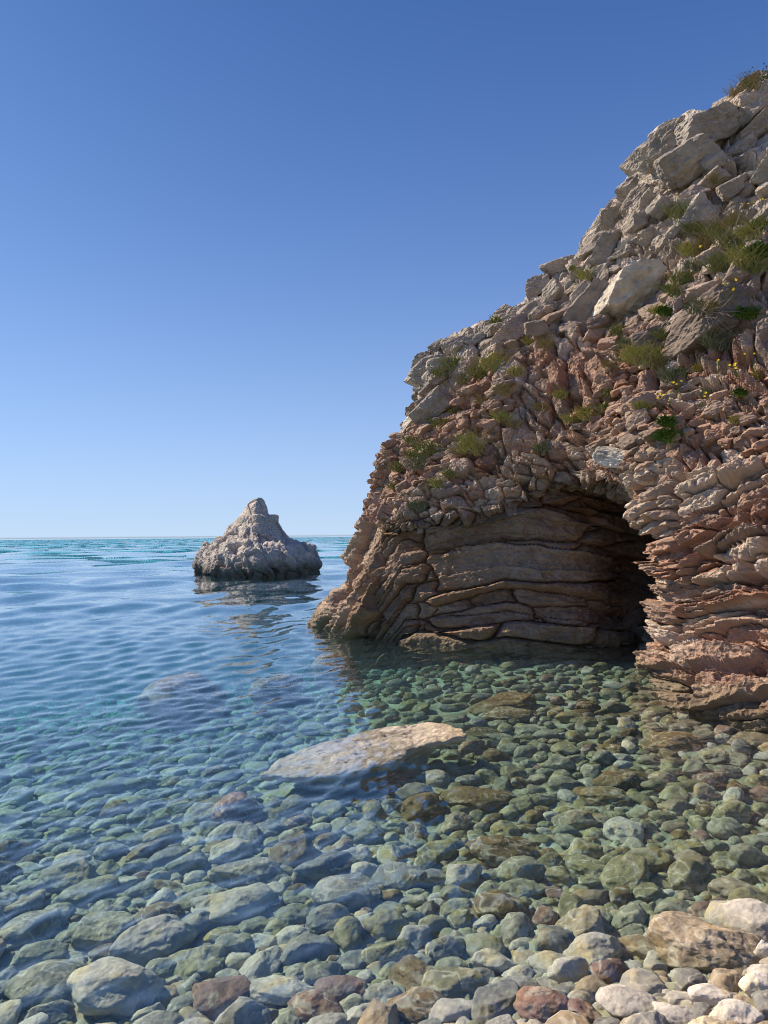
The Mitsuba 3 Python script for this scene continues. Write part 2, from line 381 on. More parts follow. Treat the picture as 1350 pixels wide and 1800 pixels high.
# colours
def pick(c):
    return np.array(c, float)


r1, r2, r3 = rnd(CELL, 201)[..., None], rnd(CELL, 202)[..., None], rnd(CELL, 203)[..., None]
grey, pale, red, dark, stain, tan = pick([.27, .245, .22]), pick([.46, .42, .375]), pick([.25, .145, .105]), pick([.19, .155, .135]), pick([.11, .082, .055]), pick([.36, .28, .20])
zone_up = sm(5.6, 7.4, VV + 0.5 * nz(M, 0.8, 3, 71))[..., None]
pinkish = lerp(red, pick([.37, .30, .25]), r1)
colr = lerp(pinkish, lerp(grey, pale, r1), np.clip(zone_up + (r2 - 0.55) * 0.9, 0, 1))
rl = rnd(LAY, 207)[..., None]
colr = np.where(np.isin(region, (2, 3, 5))[..., None], lerp(colr, np.where(rl > 0.55, pick([.40, .345, .29]), pick([.235, .135, .10])), np.where(np.abs(rl - 0.5) > 0.22, 0.6, 0.15)), colr)
colr = np.where(r3 > 0.78, lerp(colr, dark, 0.65), colr)
colr = np.where(r3 < 0.14, lerp(colr, pick([.46, .40, .345]), 0.7), colr)
wallm = ((region == 0) | (region == 1))[..., None]
colr = np.where(wallm, lerp(lerp(pick([.26, .185, .14]), pick([.36, .285, .225]), r1), red, 0.15 * r2), colr)
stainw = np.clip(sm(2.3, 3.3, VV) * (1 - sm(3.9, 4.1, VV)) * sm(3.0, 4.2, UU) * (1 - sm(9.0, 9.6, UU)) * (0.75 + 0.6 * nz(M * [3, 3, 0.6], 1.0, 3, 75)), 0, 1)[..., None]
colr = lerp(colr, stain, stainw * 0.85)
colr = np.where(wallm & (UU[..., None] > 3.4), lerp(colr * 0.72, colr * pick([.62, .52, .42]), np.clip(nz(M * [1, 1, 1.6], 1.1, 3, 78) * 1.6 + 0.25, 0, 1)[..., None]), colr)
lich = sm(0.18, 0.5, nz(M, 2.2, 4, 73))[..., None]
colr = lerp(colr, pick([.15, .14, .13]), lich * 0.65 * np.clip(zone_up + 0.35, 0, 1))
clay = (1 - sm(0.0, 0.35, EDGE))[..., None] * np.clip(1.1 - zone_up, 0, 1)
colr = lerp(colr, pick([.27, .135, .09]), clay * 0.55 * (0.4 + 0.6 * r2))
wet = (1 - sm(0.04, 0.32, M[..., 2] + 0.06 * nz(M, 2.5, 2, 74)))[..., None]
colr = lerp(colr, pick([.13, .115, .08]), wet * 0.75)
colr = colr * (0.66 + 0.70 * meshkit.fbm(C3 * 8, 3, 76))[..., None] * (0.85 + 0.3 * meshkit.fbm(C3 * 26, 2, 77))[..., None]
colr = np.clip(colr, 0.02, 0.8)

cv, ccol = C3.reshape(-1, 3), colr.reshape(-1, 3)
faces = grid_faces(nU, nV)
fn = np.cross(cv[faces[:, 1]] - cv[faces[:, 0]], cv[faces[:, 2]] - cv[faces[:, 0]])
if np.mean(np.einsum('ij,ij->i', fn, N.reshape(-1, 3)[faces[:, 0]])) < 0:
    faces, fn = faces[:, ::-1], -fn
vn = np.zeros_like(cv)
for k in range(3):
    np.add.at(vn, faces[:, k], fn)
vn /= np.linalg.norm(vn, axis=1, keepdims=True) + 1e-20


def part_ply(sel, mat='rock_material', flat=True):
    used, inv = np.unique(sel, return_inverse=True)
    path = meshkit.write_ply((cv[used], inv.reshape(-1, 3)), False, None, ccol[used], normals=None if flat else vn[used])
    return {'type': 'ply', 'filename': path, 'face_normals': bool(flat), 'bsdf': {'type': 'ref', 'id': mat}}


pj = project(cv)
seen = (pj[:, 0] > 0) & (pj[:, 0] < 1350) & (pj[:, 1] > 0) & (pj[:, 1] < 1800) & (cv[:, 2] > -0.1)
fcell = CELL.reshape(-1)[faces[:, 0]]
a2 = pj[faces][:, :, :2]
area = 0.5 * ((a2[:, 1, 0] - a2[:, 0, 0]) * (a2[:, 2, 1] - a2[:, 0, 1]) - (a2[:, 1, 1] - a2[:, 0, 1]) * (a2[:, 2, 0] - a2[:, 0, 0]))
area = np.abs(area) * seen[faces[:, 0]] * (np.einsum('ij,ij->i', fn, EYE - cv[faces[:, 0]]) > 0)
ids, inv = np.unique(fcell, return_inverse=True)
tot = np.bincount(inv, weights=area)
order = np.argsort(-tot)[:300]
order = [o for o in order if tot[o] > 25]
rank = np.full(len(ids), -1)
rank[order] = np.arange(len(order))
frank = rank[inv]
by = np.argsort(frank, kind='stable')
cuts = np.searchsorted(frank[by], np.arange(-1, len(order) + 1))
labels['cliff'] = {'label': 'tall layered cliff of red and grey limestone rising out of the water, with a dark overhung hollow at its foot', 'category': 'cliff', 'kind': 'structure'}
for i in range(len(order)):
    scene['cliff__rock' + ('_%03d' % i if i else '')] = part_ply(faces[by[cuts[i + 1]:cuts[i + 2]]])
scene['cliff__rock_face'] = part_ply(faces[by[cuts[0]:cuts[1]]])
labels['cliff__rock_face'] = {'label': 'smaller broken rock between the larger blocks', 'kind': 'stuff'}

# loose and jutting blocks on the upper faces and along the ridge
ICO = {k: trimesh.creation.icosphere(subdivisions=k) for k in (1, 2, 3, 4, 5)}
bg = np.random.default_rng(5)


def block_mesh(g, sub, ax):
    """an angular block: a sphere cut by a skewed box and a few chance planes, then weathered"""
    u = np.array(ICO[sub].vertices)
    r = np.full(len(u), 1.25)
    q = np.linalg.qr(np.eye(3) + 0.28 * g.normal(size=(3, 3)))[0]
    for k in range(3):
        for sgn in (-1, 1):
            d = sgn * q[k] + 0.14 * g.normal(size=3)
            d /= np.linalg.norm(d)
            r = np.minimum(r, g.uniform(0.62, 0.85) / np.maximum(u @ d, 0.2))
    for _ in range(5):
        d = g.normal(size=3)
        d /= np.linalg.norm(d)
        r = np.minimum(r, g.uniform(0.72, 0.95) / np.maximum(u @ d, 0.2))
    sd = int(g.integers(0, 90))
    o = u + g.uniform(0, 40, 3)
    r = r + 0.13 * nz(o, 1.8, 4, sd) + 0.11 * (1 - 2 * np.abs(nz(o, 2.6, 4, sd + 1)))
    return u * r[:, None] * ax, np.array(ICO[sub].faces)


flatc, flatN, flatr, flatU, flatV = C3.reshape(-1, 3), N.reshape(-1, 3), region.reshape(-1), UU.reshape(-1), VV.reshape(-1)
flatcol = colr.reshape(-1, 3)
pall = project(flatc)
framed = (pall[:, 0] > 480) & (pall[:, 0] < 1400) & (np.einsum('ij,ij->i', flatN, EYE - flatc) > -0.5)
cand = np.nonzero(framed & (flatV > 4.35) & (flatV < 8.6) & (flatU > 1.6) & (flatU < 14.5))[0]
bg.shuffle(cand)
blocks, pts = [], []
SPECIAL = [(1092, 528, 0.44, 'pale'), (1190, 212, 0.34, 'pale'), (1165, 243, 0.32, 'pale'), (735, 662, 0.26, 'pale'), (1235, 215, 0.42, 'grey'), (1205, 300, 0.45, 'grey'), (1135, 470, 0.34, 'dark'), (1240, 570, 0.40, 'dark'), (1150, 590, 0.36, 'dark'), (760, 712, 0.34, 'grey'), (700, 712, 0.22, 'pale'), (940, 500, 0.3, 'grey'), (1080, 800, 0.22, 'white'), (830, 590, 0.2, 'grey')]
for (px, py, r, kind) in SPECIAL:
    c = np.nonzero((np.abs(pall[:, 0] - px) < 7) & (np.abs(pall[:, 1] - py) < 7))[0]
    if len(c) == 0:
        c = np.nonzero(np.hypot(pall[:, 0] - px, pall[:, 1] - py) < 40)[0]
    i = c[np.argmin(pall[c, 2])]
    blocks.append((i, r, kind)); pts.append([*flatc[i], r])
tree_pts = list(pts)
need = {3: 0.105, 4: 0.185, 5: 0.10, 2: 0.1, 0: 0.15, 1: 0.15}
bgrid = {}


def free(p, r):
    k = np.floor(p / 0.6).astype(int)
    for o in np.ndindex(3, 3, 3):
        for (q, rq) in bgrid.get(tuple(k + np.array(o) - 1), ()):
            if np.sum((q - p) ** 2) < (0.72 * (r + rq)) ** 2:
                return False
    return True


for x_, y_, z_, r_ in pts:
    bgrid.setdefault(tuple(np.floor(np.array([x_, y_, z_]) / 0.6).astype(int)), []).append((np.array([x_, y_, z_]), r_))
dens = meshkit.fbm(flatc * 0.7, 3, 15)
for i in cand[:14000]:
    if dens[i] < (0.42 if flatV[i] > 6 else 0.56):
        continue
    rr_ = need[int(flatr[i])] * math.exp(bg.normal(0, 0.33)) * (0.8 + 0.5 * min(max((flatV[i] - 5) / 3, 0), 1))
    rr_ = min(rr_, 0.42)
    if free(flatc[i], rr_):
        bgrid.setdefault(tuple(np.floor(flatc[i] / 0.6).astype(int)), []).append((flatc[i], rr_))
        blocks.append((i, rr_, ''))
KINDS = {'pale': (.46, .42, .37), 'grey': (.28, .255, .235), 'dark': (.17, .14, .125), 'white': (.56, .55, .51)}
made = []
for (i, r, kind) in blocks:
    pxsize = r / pall[i, 2] * F
    sub = 5 if pxsize > 40 else 4 if pxsize > 24 else 3 if pxsize > 15 else 2
    dipang = math.atan(0.62 if flatV[i] > 5.2 else 0.22) + bg.normal(0, 0.25)
    low = flatV[i] < 5.9 and not kind
    yaw = bg.normal(-0.43, 0.28 if low else 0.45)
    dipang = dipang + (0.12 * bg.normal() - (dipang - math.atan(0.3)) if low else 0)
    ax = np.array([bg.uniform(1.0, 1.5), bg.uniform(0.8, 1.15), bg.uniform(0.48, 0.78) if low else bg.uniform(0.55, 0.85)]) * r * (1.05 if low else 1)
    v, f = block_mesh(bg, sub, ax)
    ca, sa = math.cos(dipang), math.sin(dipang)
    v = v @ np.array([[ca, 0, sa], [0, 1, 0], [-sa, 0, ca]])
    cy, sy = math.cos(yaw), math.sin(yaw)
    v = v @ np.array([[cy, sy, 0], [-sy, cy, 0], [0, 0, 1.0]])
    k1 = bg.normal(0, 0.2)
    v = v @ np.array([[1, 0, 0], [0, math.cos(k1), math.sin(k1)], [0, -math.sin(k1), math.cos(k1)]])
    c = flatc[i] + flatN[i] * r * (bg.uniform(-0.35, 0.15) if low else bg.uniform(-0.25, 0.25))
    base = np.array(KINDS[kind]) if kind else np.clip(flatcol[i] / max(flatcol[i].mean(), 0.05) * bg.uniform(0.15, 0.33), 0.05, 0.6) * 0.6 + 0.4 * lerp(np.array([.28, .175, .13]), np.array([.34, .31, .28]), min(max((flatV[i] - 5) / 2.2, 0), 1))
    w = v + c
    tone = (0.60 + 0.72 * meshkit.fbm(w * 7, 3, 17))[:, None] * (0.8 + 0.4 * meshkit.fbm(w * 30, 2, 19))[:, None]
    li = sm(0.15, 0.5, nz(w, 2.6, 3, 18))[:, None] * 0.6
    made.append((r / pall[i, 2] * (1 if 0 < pall[i, 0] < 1350 and 0 < pall[i, 1] < 1800 else 0), w, f, np.clip(lerp(base * tone, np.array([.145, .135, .125]), li), .02, .8), kind))
made.sort(key=lambda m: -m[0])
rv, rf, rc, at_b = [], [], [], 0
BLOCKPTS = np.vstack([m[1] for m in made])
for n_, (sz, v, f, c, kind) in enumerate(made):
    if n_ < 290 and sz > 0:
        scene['cliff__block' + ('_%03d' % n_ if n_ else '')] = mikit.ply((v, f), 'rock_material', smooth=len(v) > 5000, color=c)
    else:
        rv.append(v); rf.append(f + at_b); rc.append(c); at_b += len(v)
if rv:
    scene['cliff__small_blocks'] = mikit.ply((np.vstack(rv), np.vstack(rf)), 'rock_material', smooth=False, color=np.vstack(rc))
    labels['cliff__small_blocks'] = {'label': 'smaller loose blocks on the upper face', 'kind': 'stuff'}
print('blocks', len(made))

# ------------------------------------------------------------------ plants on the cliff
scene['leaf_material'] = {'type': 'twosided', 'bsdf': {'type': 'diffuse', 'reflectance': {'type': 'mesh_attribute', 'name': 'vertex_color'}}}
HIT = np.vstack([flatc, BLOCKPTS])
hitp = project(HIT)
tree2 = cKDTree(hitp[:, :2])
nocc = tree2


def on_cliff(px, py, rad=4):
    c = []
    while not c:
        c = tree2.query_ball_point([px, py], rad)
        rad *= 1.7
    c = np.array(c)
    return HIT[c[np.argmin(hitp[c, 2])]]


def blades(g, n, spread, length, width, lean, cols, droop=0.8):
    """grass: bent tapering blades of three segments"""
    vs, fs, cs = [], [], []
    for j in range(n):
        a_ = g.uniform(0, 6.283)
        b0 = np.array([math.cos(a_), 0.3 * math.sin(a_), 0.55 * math.sin(a_)]) * spread * math.sqrt(g.random()) + [0, -0.01, -0.03]
        d = np.array([g.normal(0, 0.5), g.normal(0, 0.3), 1.0]) + lean
        d /= np.linalg.norm(d)
        L = length * g.uniform(0.45, 1.0)
        side = np.cross(d, [0.3 * g.normal(), -1, 0.2])
        side /= np.linalg.norm(side) + 1e-9
        p, o = b0.copy(), len(vs)
        c = np.array(cols[g.integers(len(cols))]) * g.uniform(0.7, 1.25)
        for t, w_ in ((0, 1.0), (0.36, 0.9), (0.7, 0.6), (1.0, 0.12)):
            q_ = p + d * L * t + np.array([0, 0, -1.0]) * droop * L * t * t * 0.5 + [d[0] * L * t * t * 0.4, d[1] * L * t * t * 0.4, 0]
            vs += [q_ - side * width * w_ * 0.5, q_ + side * width * w_ * 0.5]
            cs += [c, c * 1.05]
        for k in range(3):
            fs += [[o + 2 * k, o + 2 * k + 1, o + 2 * k + 3], [o + 2 * k, o + 2 * k + 3, o + 2 * k + 2]]
    return np.array(vs), np.array(fs), np.array(cs)


GREEN = [(.15, .20, .06), (.21, .25, .09), (.11, .15, .045), (.28, .25, .13)]
LIME = [(.29, .31, .10), (.25, .28, .09), (.36, .32, .15)]
DRY = [(.32, .26, .14), (.26, .22, .12), (.20, .20, .08)]
GREYG = [(.16, .19, .13), (.22, .24, .17), (.13, .16, .09)]
FERN = [(.07, .14, .03), (.10, .18, .04)]
PLANTS = [(1195, 378, 52, GREEN), (1222, 402, 36, GREEN), (1262, 408, 52, GREEN), (1288, 430, 50, GREEN), (1312, 415, 44, LIME), (1340, 442, 56, FERN), (1330, 470, 40, GREEN), (1310, 455, 60, LIME), (1255, 322, 34, DRY), (1285, 395, 50, DRY), (1240, 425, 46, DRY),
          (1030, 487, 34, LIME), (1180, 512, 40, GREEN), (1195, 490, 40, GREEN), (1170, 545, 34, FERN), (1130, 628, 66, LIME), (1108, 632, 40, LIME), (1085, 580, 30, GREEN), (1092, 602, 26, GREYG), (1180, 660, 46, GREYG), (1198, 655, 34, FERN),
          (1264, 600, 60, GREYG), (1248, 545, 44, DRY), (1312, 548, 44, FERN), (1175, 738, 36, FERN), (1172, 765, 46, FERN), (1128, 712, 30, LIME), (1035, 725, 40, LIME), (1005, 740, 32, LIME), (958, 604, 34, DRY), (950, 712, 26, DRY),
          (952, 790, 38, GREYG), (868, 642, 52, LIME), (848, 655, 40, GREEN), (795, 640, 40, GREEN), (815, 668, 30, GREEN), (885, 690, 34, DRY), (755, 790, 50, GREEN), (740, 815, 44, GREYG), (727, 800, 30, GREEN), (830, 782, 56, LIME), (812, 792, 40, DRY),
          (788, 832, 26, GREEN), (737, 888, 32, GREYG), (772, 742, 28, GREEN), (722, 772, 26, GREEN), (872, 562, 26, GREEN), (1150, 548, 26, LIME), (1162, 585, 30, GREEN), (1300, 690, 28, FERN), (1290, 735, 22, LIME), (1060, 715, 22, GREEN),
          (905, 745, 30, DRY), (1335, 395, 44, GREEN), (1220, 470, 40, GREYG), (1225, 540, 44, GREYG), (1330, 660, 26, LIME), (1230, 645, 30, LIME), (1068, 690, 22, GREEN), (690, 850, 18, GREEN), (1010, 470, 16, GREEN), (1290, 165, 34, DRY), (1318, 150, 44, DRY), (770, 655, 26, GREEN), (930, 600, 24, LIME), (905, 655, 30, LIME), (845, 705, 28, DRY), (800, 720, 24, GREEN), (985, 690, 26, LIME), (1075, 640, 30, DRY), (700, 825, 26, GREEN), (765, 850, 26, LIME), (880, 735, 30, LIME), (1210, 440, 44, LIME), (1265, 470, 50, GREEN), (1160, 640, 36, DRY), (1240, 690, 26, GREYG)]
pg = np.random.default_rng(77)
KN = {id(GREEN): 'dark green', id(LIME): 'yellow green', id(DRY): 'dry straw coloured', id(GREYG): 'grey green', id(FERN): 'bright leafy green'}
plant_info = []
for (px, py, wpx, cols) in PLANTS:
    p = on_cliff(px, py)
    dist = (p - EYE) @ FWD
    size = wpx * dist / F
    lean = np.array([-0.25, -0.45, 0])
    n = int(26 + wpx * 2.2)
    if cols is DRY:
        v, f, c = blades(pg, n, size * 0.42, size * 0.85, 0.008, lean, cols, 0.7)
    elif cols is FERN:
        v, f, c = blades(pg, n, size * 0.42, size * 0.7, 0.020, lean * 1.3, cols, 1.0)
    else:
        v, f, c = blades(pg, n, size * 0.50, size * 0.75, 0.011, lean, cols, 0.6)
    plant_info.append((px, py, wpx, KN[id(cols)], p, v + p, f, c))
# ------------------------------------------------------------------ sea stack
prof = np.array([(345, 558, 1020), (344, 556, 1006), (343, 563, 994), (347, 556, 977), (356, 540, 963), (386, 505, 945), (401, 494, 932), (411, 489, 920), (417, 487, 908), (422, 471, 904), (429, 467, 893), (435, 463, 884), (445, 457, 876)], float)
DS = 31.0
zz = np.array([at(450, p[2], DS)[2] for p in prof])
zz[0] = -1.2
xl, xr = np.array([at(p[0], p[2], DS)[0] for p in prof]), np.array([at(p[1], p[2], DS)[0] for p in prof])
tv = np.linspace(0, 1, 170)
key = np.linspace(0, 1, len(prof))
zt, lt, rt = (PchipInterpolator(key, a)(tv) for a in (zz, xl, xr))
NT = 360
th = np.linspace(0, 2 * math.pi, NT)
ct, st = np.cos(th), np.sin(th)
pw = 0.72
ex, ey = np.sign(ct) * np.abs(ct) ** (2 * pw), np.sign(st) * np.abs(st) ** (2 * pw)
xc = np.where(ex > 0, ex, ex)
cx = lt * 0.40 + rt * 0.60
SP = np.zeros((len(tv), NT, 3))
SP[..., 0] = np.where(ex[None] > 0, cx[:, None] + ex[None] * (rt - cx)[:, None], cx[:, None] + ex[None] * (cx - lt)[:, None])
hw = (0.80 * (rt - lt) * (0.85 + 0.0 * tv))[:, None]
SP[..., 1] = DS + 0.2 + ey[None] * hw
SP[..., 2] = zt[:, None]
SP = np.concatenate([SP, np.dstack([np.full((1, NT), cx[-1]), np.full((1, NT), DS + 0.2), np.full((1, NT), zt[-1] + 0.02)])])
SN = grid_normals(SP, 5)
cen = SP.mean((0, 1))
if np.mean(np.einsum('ijk,ijk->ij', SN, SP - cen)) < 0:
    SN = -SN
q = SP.copy()
q[:, -1] = q[:, 0]
dsp = 0.13 * nz(q, 1.1, 3, 91) + 0.10 * (1 - 2 * np.abs(nz(q * [1.3, 1.3, 0.5] + (q[..., 2:] * [0.35, 0, 0]), 1.4, 3, 92))) + 0.035 * (1 - 2 * np.abs(nz(q, 5.0, 3, 93)))
qw = (q + 0.12 * np.dstack([nz(q, 1.5, 3, 94), nz(q, 1.5, 3, 95), nz(q, 1.5, 3, 90)])).reshape(-1, 3)
f1, f2, sid, sve = (a.reshape(*q.shape[:2], *a.shape[1:]) for a in vor3(np.stack([(qw[:, 0] + 0.6 * qw[:, 2]) / 0.62, qw[:, 1] / 0.8, (qw[:, 2] - 0.45 * qw[:, 0]) / 1.15], 1), 97))
dsp += 0.06 * (np.clip((f2 - f1) * 7, 0, 1) - 0.9) + 0.15 * (rnd(sid, 3) - 0.5) + 0.52 * ((rnd(sid, 4) - 0.5) * sve[..., 0] + (rnd(sid, 5) - 0.5) * sve[..., 2])
crest = 1 - 2 * np.abs(nz(np.stack([q[..., 0] * 1.2 + q[..., 2] * 0.75, q[..., 1] * 1.2, (q[..., 2] - q[..., 0] * 0.6) * 0.45], -1), 2.4, 4, 101))
dsp += 0.09 * crest - 0.05 * np.exp(-np.abs(nz(q * [1, 1, 0.6], 2.0, 3, 102)) * 22)
dsp -= 0.10
dsp[:, -1] = dsp[:, 0]
SV = SP + SN * dsp[..., None] * np.append(np.clip((rt - lt) / 3.2, 0.32, 1), 0.25)[:, None, None]
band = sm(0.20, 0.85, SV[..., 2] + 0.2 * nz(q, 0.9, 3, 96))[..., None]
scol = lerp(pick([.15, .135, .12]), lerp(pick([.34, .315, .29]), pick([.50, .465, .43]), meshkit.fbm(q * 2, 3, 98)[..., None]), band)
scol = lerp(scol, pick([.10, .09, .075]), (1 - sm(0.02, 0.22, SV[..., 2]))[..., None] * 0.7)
scol = scol * (0.75 + 0.5 * meshkit.fbm(q * 7, 3, 99))[..., None]
sf = grid_faces(*SV.shape[:2])
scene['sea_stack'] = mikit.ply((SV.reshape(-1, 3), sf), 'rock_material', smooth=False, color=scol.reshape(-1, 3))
labels['sea_stack'] = {'label': 'pointed grey limestone islet standing alone in the sea left of the cliff', 'category': 'rock'}

# ------------------------------------------------------------------ stones
def stone_mesh(seed, sub, a, b, c, lump=0.22, flat=5):
    """a water-worn stone: a sphere cut by a few soft facets, then uneven"""
    g = np.random.default_rng(seed)
    u = np.array(ICO[sub].vertices)
    r = np.ones(len(u))
    for _ in range(flat):
        d = g.normal(size=3)
        d /= np.linalg.norm(d)
        r = np.minimum(r, g.uniform(0.62, 0.93) / np.maximum(u @ d, 0.25))
    r = r + lump * (nz(u + g.uniform(0, 50, 3), 1.3, 2, seed % 97) * 0.9) + lump * 0.42 * nz(u + g.uniform(0, 50, 3), 3.4, 4, seed % 89)
    return u * r[:, None] * [a, b, c], np.array(ICO[sub].faces)


def place(v, x, y, z, yaw, tilt, tdir):
    cy, sy = math.cos(yaw), math.sin(yaw)
    v = v @ np.array([[cy, sy, 0], [-sy, cy, 0], [0, 0, 1.0]])
    k = np.array([math.cos(tdir), math.sin(tdir), 0])
    v = v * math.cos(tilt) + np.cross(k, v) * math.sin(tilt) + np.outer(v @ k, k) * (1 - math.cos(tilt))
    return v + [x, y, z]


def uv_of(n, cls, val):
    return np.tile([cls / 10.0 + 0.001, val], (n, 1))


def add_stone(key, v, f, cls, val):
    scene[key] = mikit.ply((v, f), 'stone_material', smooth=True, uv=uv_of(len(v), cls, val))


def ground_hit(px, py):
    p = on_level(px, py)
    for _ in range(12):
        p = on_level(px, py, min(float(bed_z(p[0], p[1])), 0.6))
    return p


circles = []                                                   # x, y, r of what is already there
# stones one can point at: px, py of the centre, width px, height px, class, tone, rise (share of height above the bed), key, label
NAMED = [
    (1265, 1672, 190, 122, 5, 0.75, 'boulder', 'large rough tan boulder half out of the water beside the white pebbles'),
    (1245, 1607, 62, 44, 3, 0.35, 'stone', 'small dark red stone just behind the large tan boulder'),
    (1300, 1573, 92, 48, 5, 0.7, 'stone', 'tan rounded stone breaking the surface behind the large boulder'),
    (1345, 1690, 44, 60, 7, 0.8, 'stone', 'white dry stone leaning against the right end of the large boulder'),
    (1340, 1742, 66, 60, 7, 0.75, 'stone', 'smooth white dry stone in front of the large boulder'),
    (1300, 1787, 90, 50, 7, 0.45, 'stone', 'grey veined dry stone in the lower right corner'),
    (1250, 1757, 76, 48, 7, 0.6, 'stone', 'oval whitish dry stone with a dark pitted end'),
    (1108, 1772, 112, 62, 2, 0.6, 'stone', 'smooth pale grey dry stone lying across the bottom edge'),
    (1188, 1788, 86, 44, 2, 0.8, 'stone', 'pale dry pebble between the grey stone and the veined stone'),
    (962, 1775, 104, 66, 3, 1.0, 'stone', 'pinkish pale stone with a pitted top at the water edge'),
    (1004, 1712, 74, 60, 2, 0.9, 'stone', 'whitish stone with a dark hole in its side'),
    (1075, 1714, 70, 56, 3, 0.3, 'stone', 'dark red stone beside the whitish stone with a hole'),
    (1160, 1654, 56, 40, 2, 0.85, 'stone', 'small pale stone standing just left of the large boulder'),
    (800, 1735, 118, 64, 1, 0.35, 'stone', 'brownish stone under shallow water near the bottom edge'),
    (725, 1775, 112, 70, 4, 0.75, 'stone', 'brown rough stone at the middle of the bottom edge'),
    (390, 1752, 128, 72, 3, 0.45, 'stone', 'large grey stone with a rust red underside'),
    (600, 1745, 96, 50, 3, 0.6, 'stone', 'grey pinkish wet stone left of the brown rough stone'),
    (555, 1778, 96, 50, 3, 0.25, 'stone', 'reddish wet stone at the bottom edge'),
    (170, 1640, 110, 70, 0, 0.8, 'stone', 'big pale green pointed stone under water at the left'),
    (80, 1740, 130, 80, 0, 0.35, 'stone', 'long dark green stone under water in the lower left corner'),
    (890, 1495, 130, 62, 4, 0.35, 'submerged_rock', 'dark brown weedy rock under water in the middle of the shallows'),
    (840, 1402, 120, 48, 4, 0.6, 'submerged_rock', 'brown weedy rock under water behind the dark brown one'),
    (1062, 1400, 96, 36, 4, 0.8, 'submerged_rock', 'olive brown flat rock under water right of the brown weedy rocks'),
    (1185, 1306, 108, 34, 4, 0.95, 'submerged_rock', 'round flat golden brown rock just below the surface in front of the cliff'),
    (1325, 1304, 86, 22, 5, 0.6, 'flat_rock', 'low tan rock awash at the foot of the cliff by the right edge'),
    (888, 1240, 120, 34, 4, 1.0, 'submerged_rock', 'large brown rock awash behind the pale slab'),
    (900, 1262, 96, 24, 4, 0.8, 'submerged_rock', 'smaller brown rock lying against the front of the large brown rock'),
    (850, 1290, 70, 22, 4, 0.9, 'submerged_rock', 'narrow brown rock just off the right end of the pale slab'),
    (590, 1158, 70, 26, 4, 0.4, 'submerged_rock', 'dark rock under water off the left end of the cliff'),
    (320, 1205, 120, 26, 4, 0.3, 'submerged_rock', 'long dark rock deep under blue water at the left'),
    (490, 1190, 80, 14, 4, 0.3, 'submerged_rock', 'narrow dark patch of rock under blue water beyond the slab'),
    (680, 1630, 74, 60, 1, 0.6, 'stone', 'squarish green stone under water left of the rust brown stone'),
    (880, 1597, 90, 56, 4, 0.7, 'stone', 'rust brown stone under thin water in the middle of the shallows'),
    (610, 1575, 120, 56, 6, 0.8, 'stone', 'large pale blue grey stone under water near the middle'),
    (970, 1700, 80, 46, 2, 0.55, 'stone', 'flat pale stone behind the whitish stone with a hole'),
]
NUM = {}


def numbered(name):
    NUM[name] = NUM.get(name, -1) + 1
    return name if NUM[name] == 0 else '%s_%03d' % (name, NUM[name])


for i, (px, py, wpx, hpx, cls, val, name, text) in enumerate(NAMED):
    g = ground_hit(px, py + hpx * 0.30)
    if py < 1215:                                              # far out under blue water: below the point where it is seen
        g = on_level(px, py, -0.12)
        g[2] = float(bed_z(g[0], g[1]))
    dist = (g - EYE) @ FWD
    a = 0.5 * wpx * dist / F
    elev = math.atan2(1.6, g[1])
    tall = 0.5 * hpx * dist / F
    b = a * RNG.uniform(0.65, 0.85) if hpx > 0.3 * wpx else a * 0.8
    c = max((tall - b * math.sin(elev) * 0.55) / math.cos(elev), a * (0.42 if name == 'stone' else 0.26))
    big = name == 'boulder'
    if name == 'submerged_rock' and px < 620:
        c = max(c, (-g[2] - 0.07) / 1.5)
        a, b = a * 1.15, a * 1.1
    v, f = stone_mesh(900 + i, 5 if big else 4 if wpx > 85 else 3, a * 1.08, b * 1.05, c * 1.1, 0.26 if big or name != 'stone' else 0.17, 9 if big else 6)
    key = numbered(name)
    v = place(v, g[0], g[1] + 0.3 * b, g[2] + c * 0.55, RNG.uniform(-0.25, 0.25) + (-0.5 if big else 0), RNG.uniform(0, 0.15), RNG.uniform(0, 6.28))
    add_stone(key, v, f, cls, val)
    labels[key] = {'label': text, 'category': 'rock' if name != 'stone' else 'stone'}
    circles.append((g[0], g[1] + 0.3 * b, max(a, b) * 0.9))

# the pale slab
outline = [(455, 1356, -.12), (500, 1328, -.11), (560, 1308, -.085), (650, 1288, -.04), (740, 1272, -.01), (795, 1269, 0.06), (818, 1276, 0.07), (815, 1290, 0.05), (770, 1304, 0.02), (715, 1318, -.03), (665, 1340, -.055), (630, 1356, -.08), (570, 1366, -.10), (500, 1364, -.12)]
top = np.array([on_level(*o) for o in outline])
from shapely.geometry import Polygon, Point
poly = Polygon(top[:, :2])
cxy = np.array(poly.centroid.coords[0])
A = np.c_[top[:, :2], np.ones(len(top))]
plane = np.linalg.lstsq(A, top[:, 2], rcond=None)[0]
nt = 220
per = np.linspace(0, 1, nt, endpoint=False)
ring = np.array([poly.exterior.interpolate(t, normalized=True).coords[0] for t in per])
rings, lev = [], [(0.02, 0.0), (0.3, 0), (0.55, 0.0), (0.75, 0), (0.88, 0), (0.97, -0.006), (0.995, -0.016), (1.0, -0.035), (0.97, -0.055), (0.86, -0.085), (0.70, -0.13), (0.60, -0.22), (0.56, -0.8)]
for k, dz in lev:
    pxy = cxy + (ring - cxy) * k
    zt_ = np.c_[pxy, np.ones(nt)] @ plane + dz
    rings.append(np.c_[pxy, zt_])
sv = np.array(rings)
kk = np.linspace(0, len(lev) - 1, 90)
sv = PchipInterpolator(np.arange(len(lev)), sv, axis=0)(kk)
edge_w = np.clip((kk - 3.5) / 3, 0, 1)[:, None]
rad = np.dstack([sv[..., :2] - cxy, 0 * sv[..., 2:]])
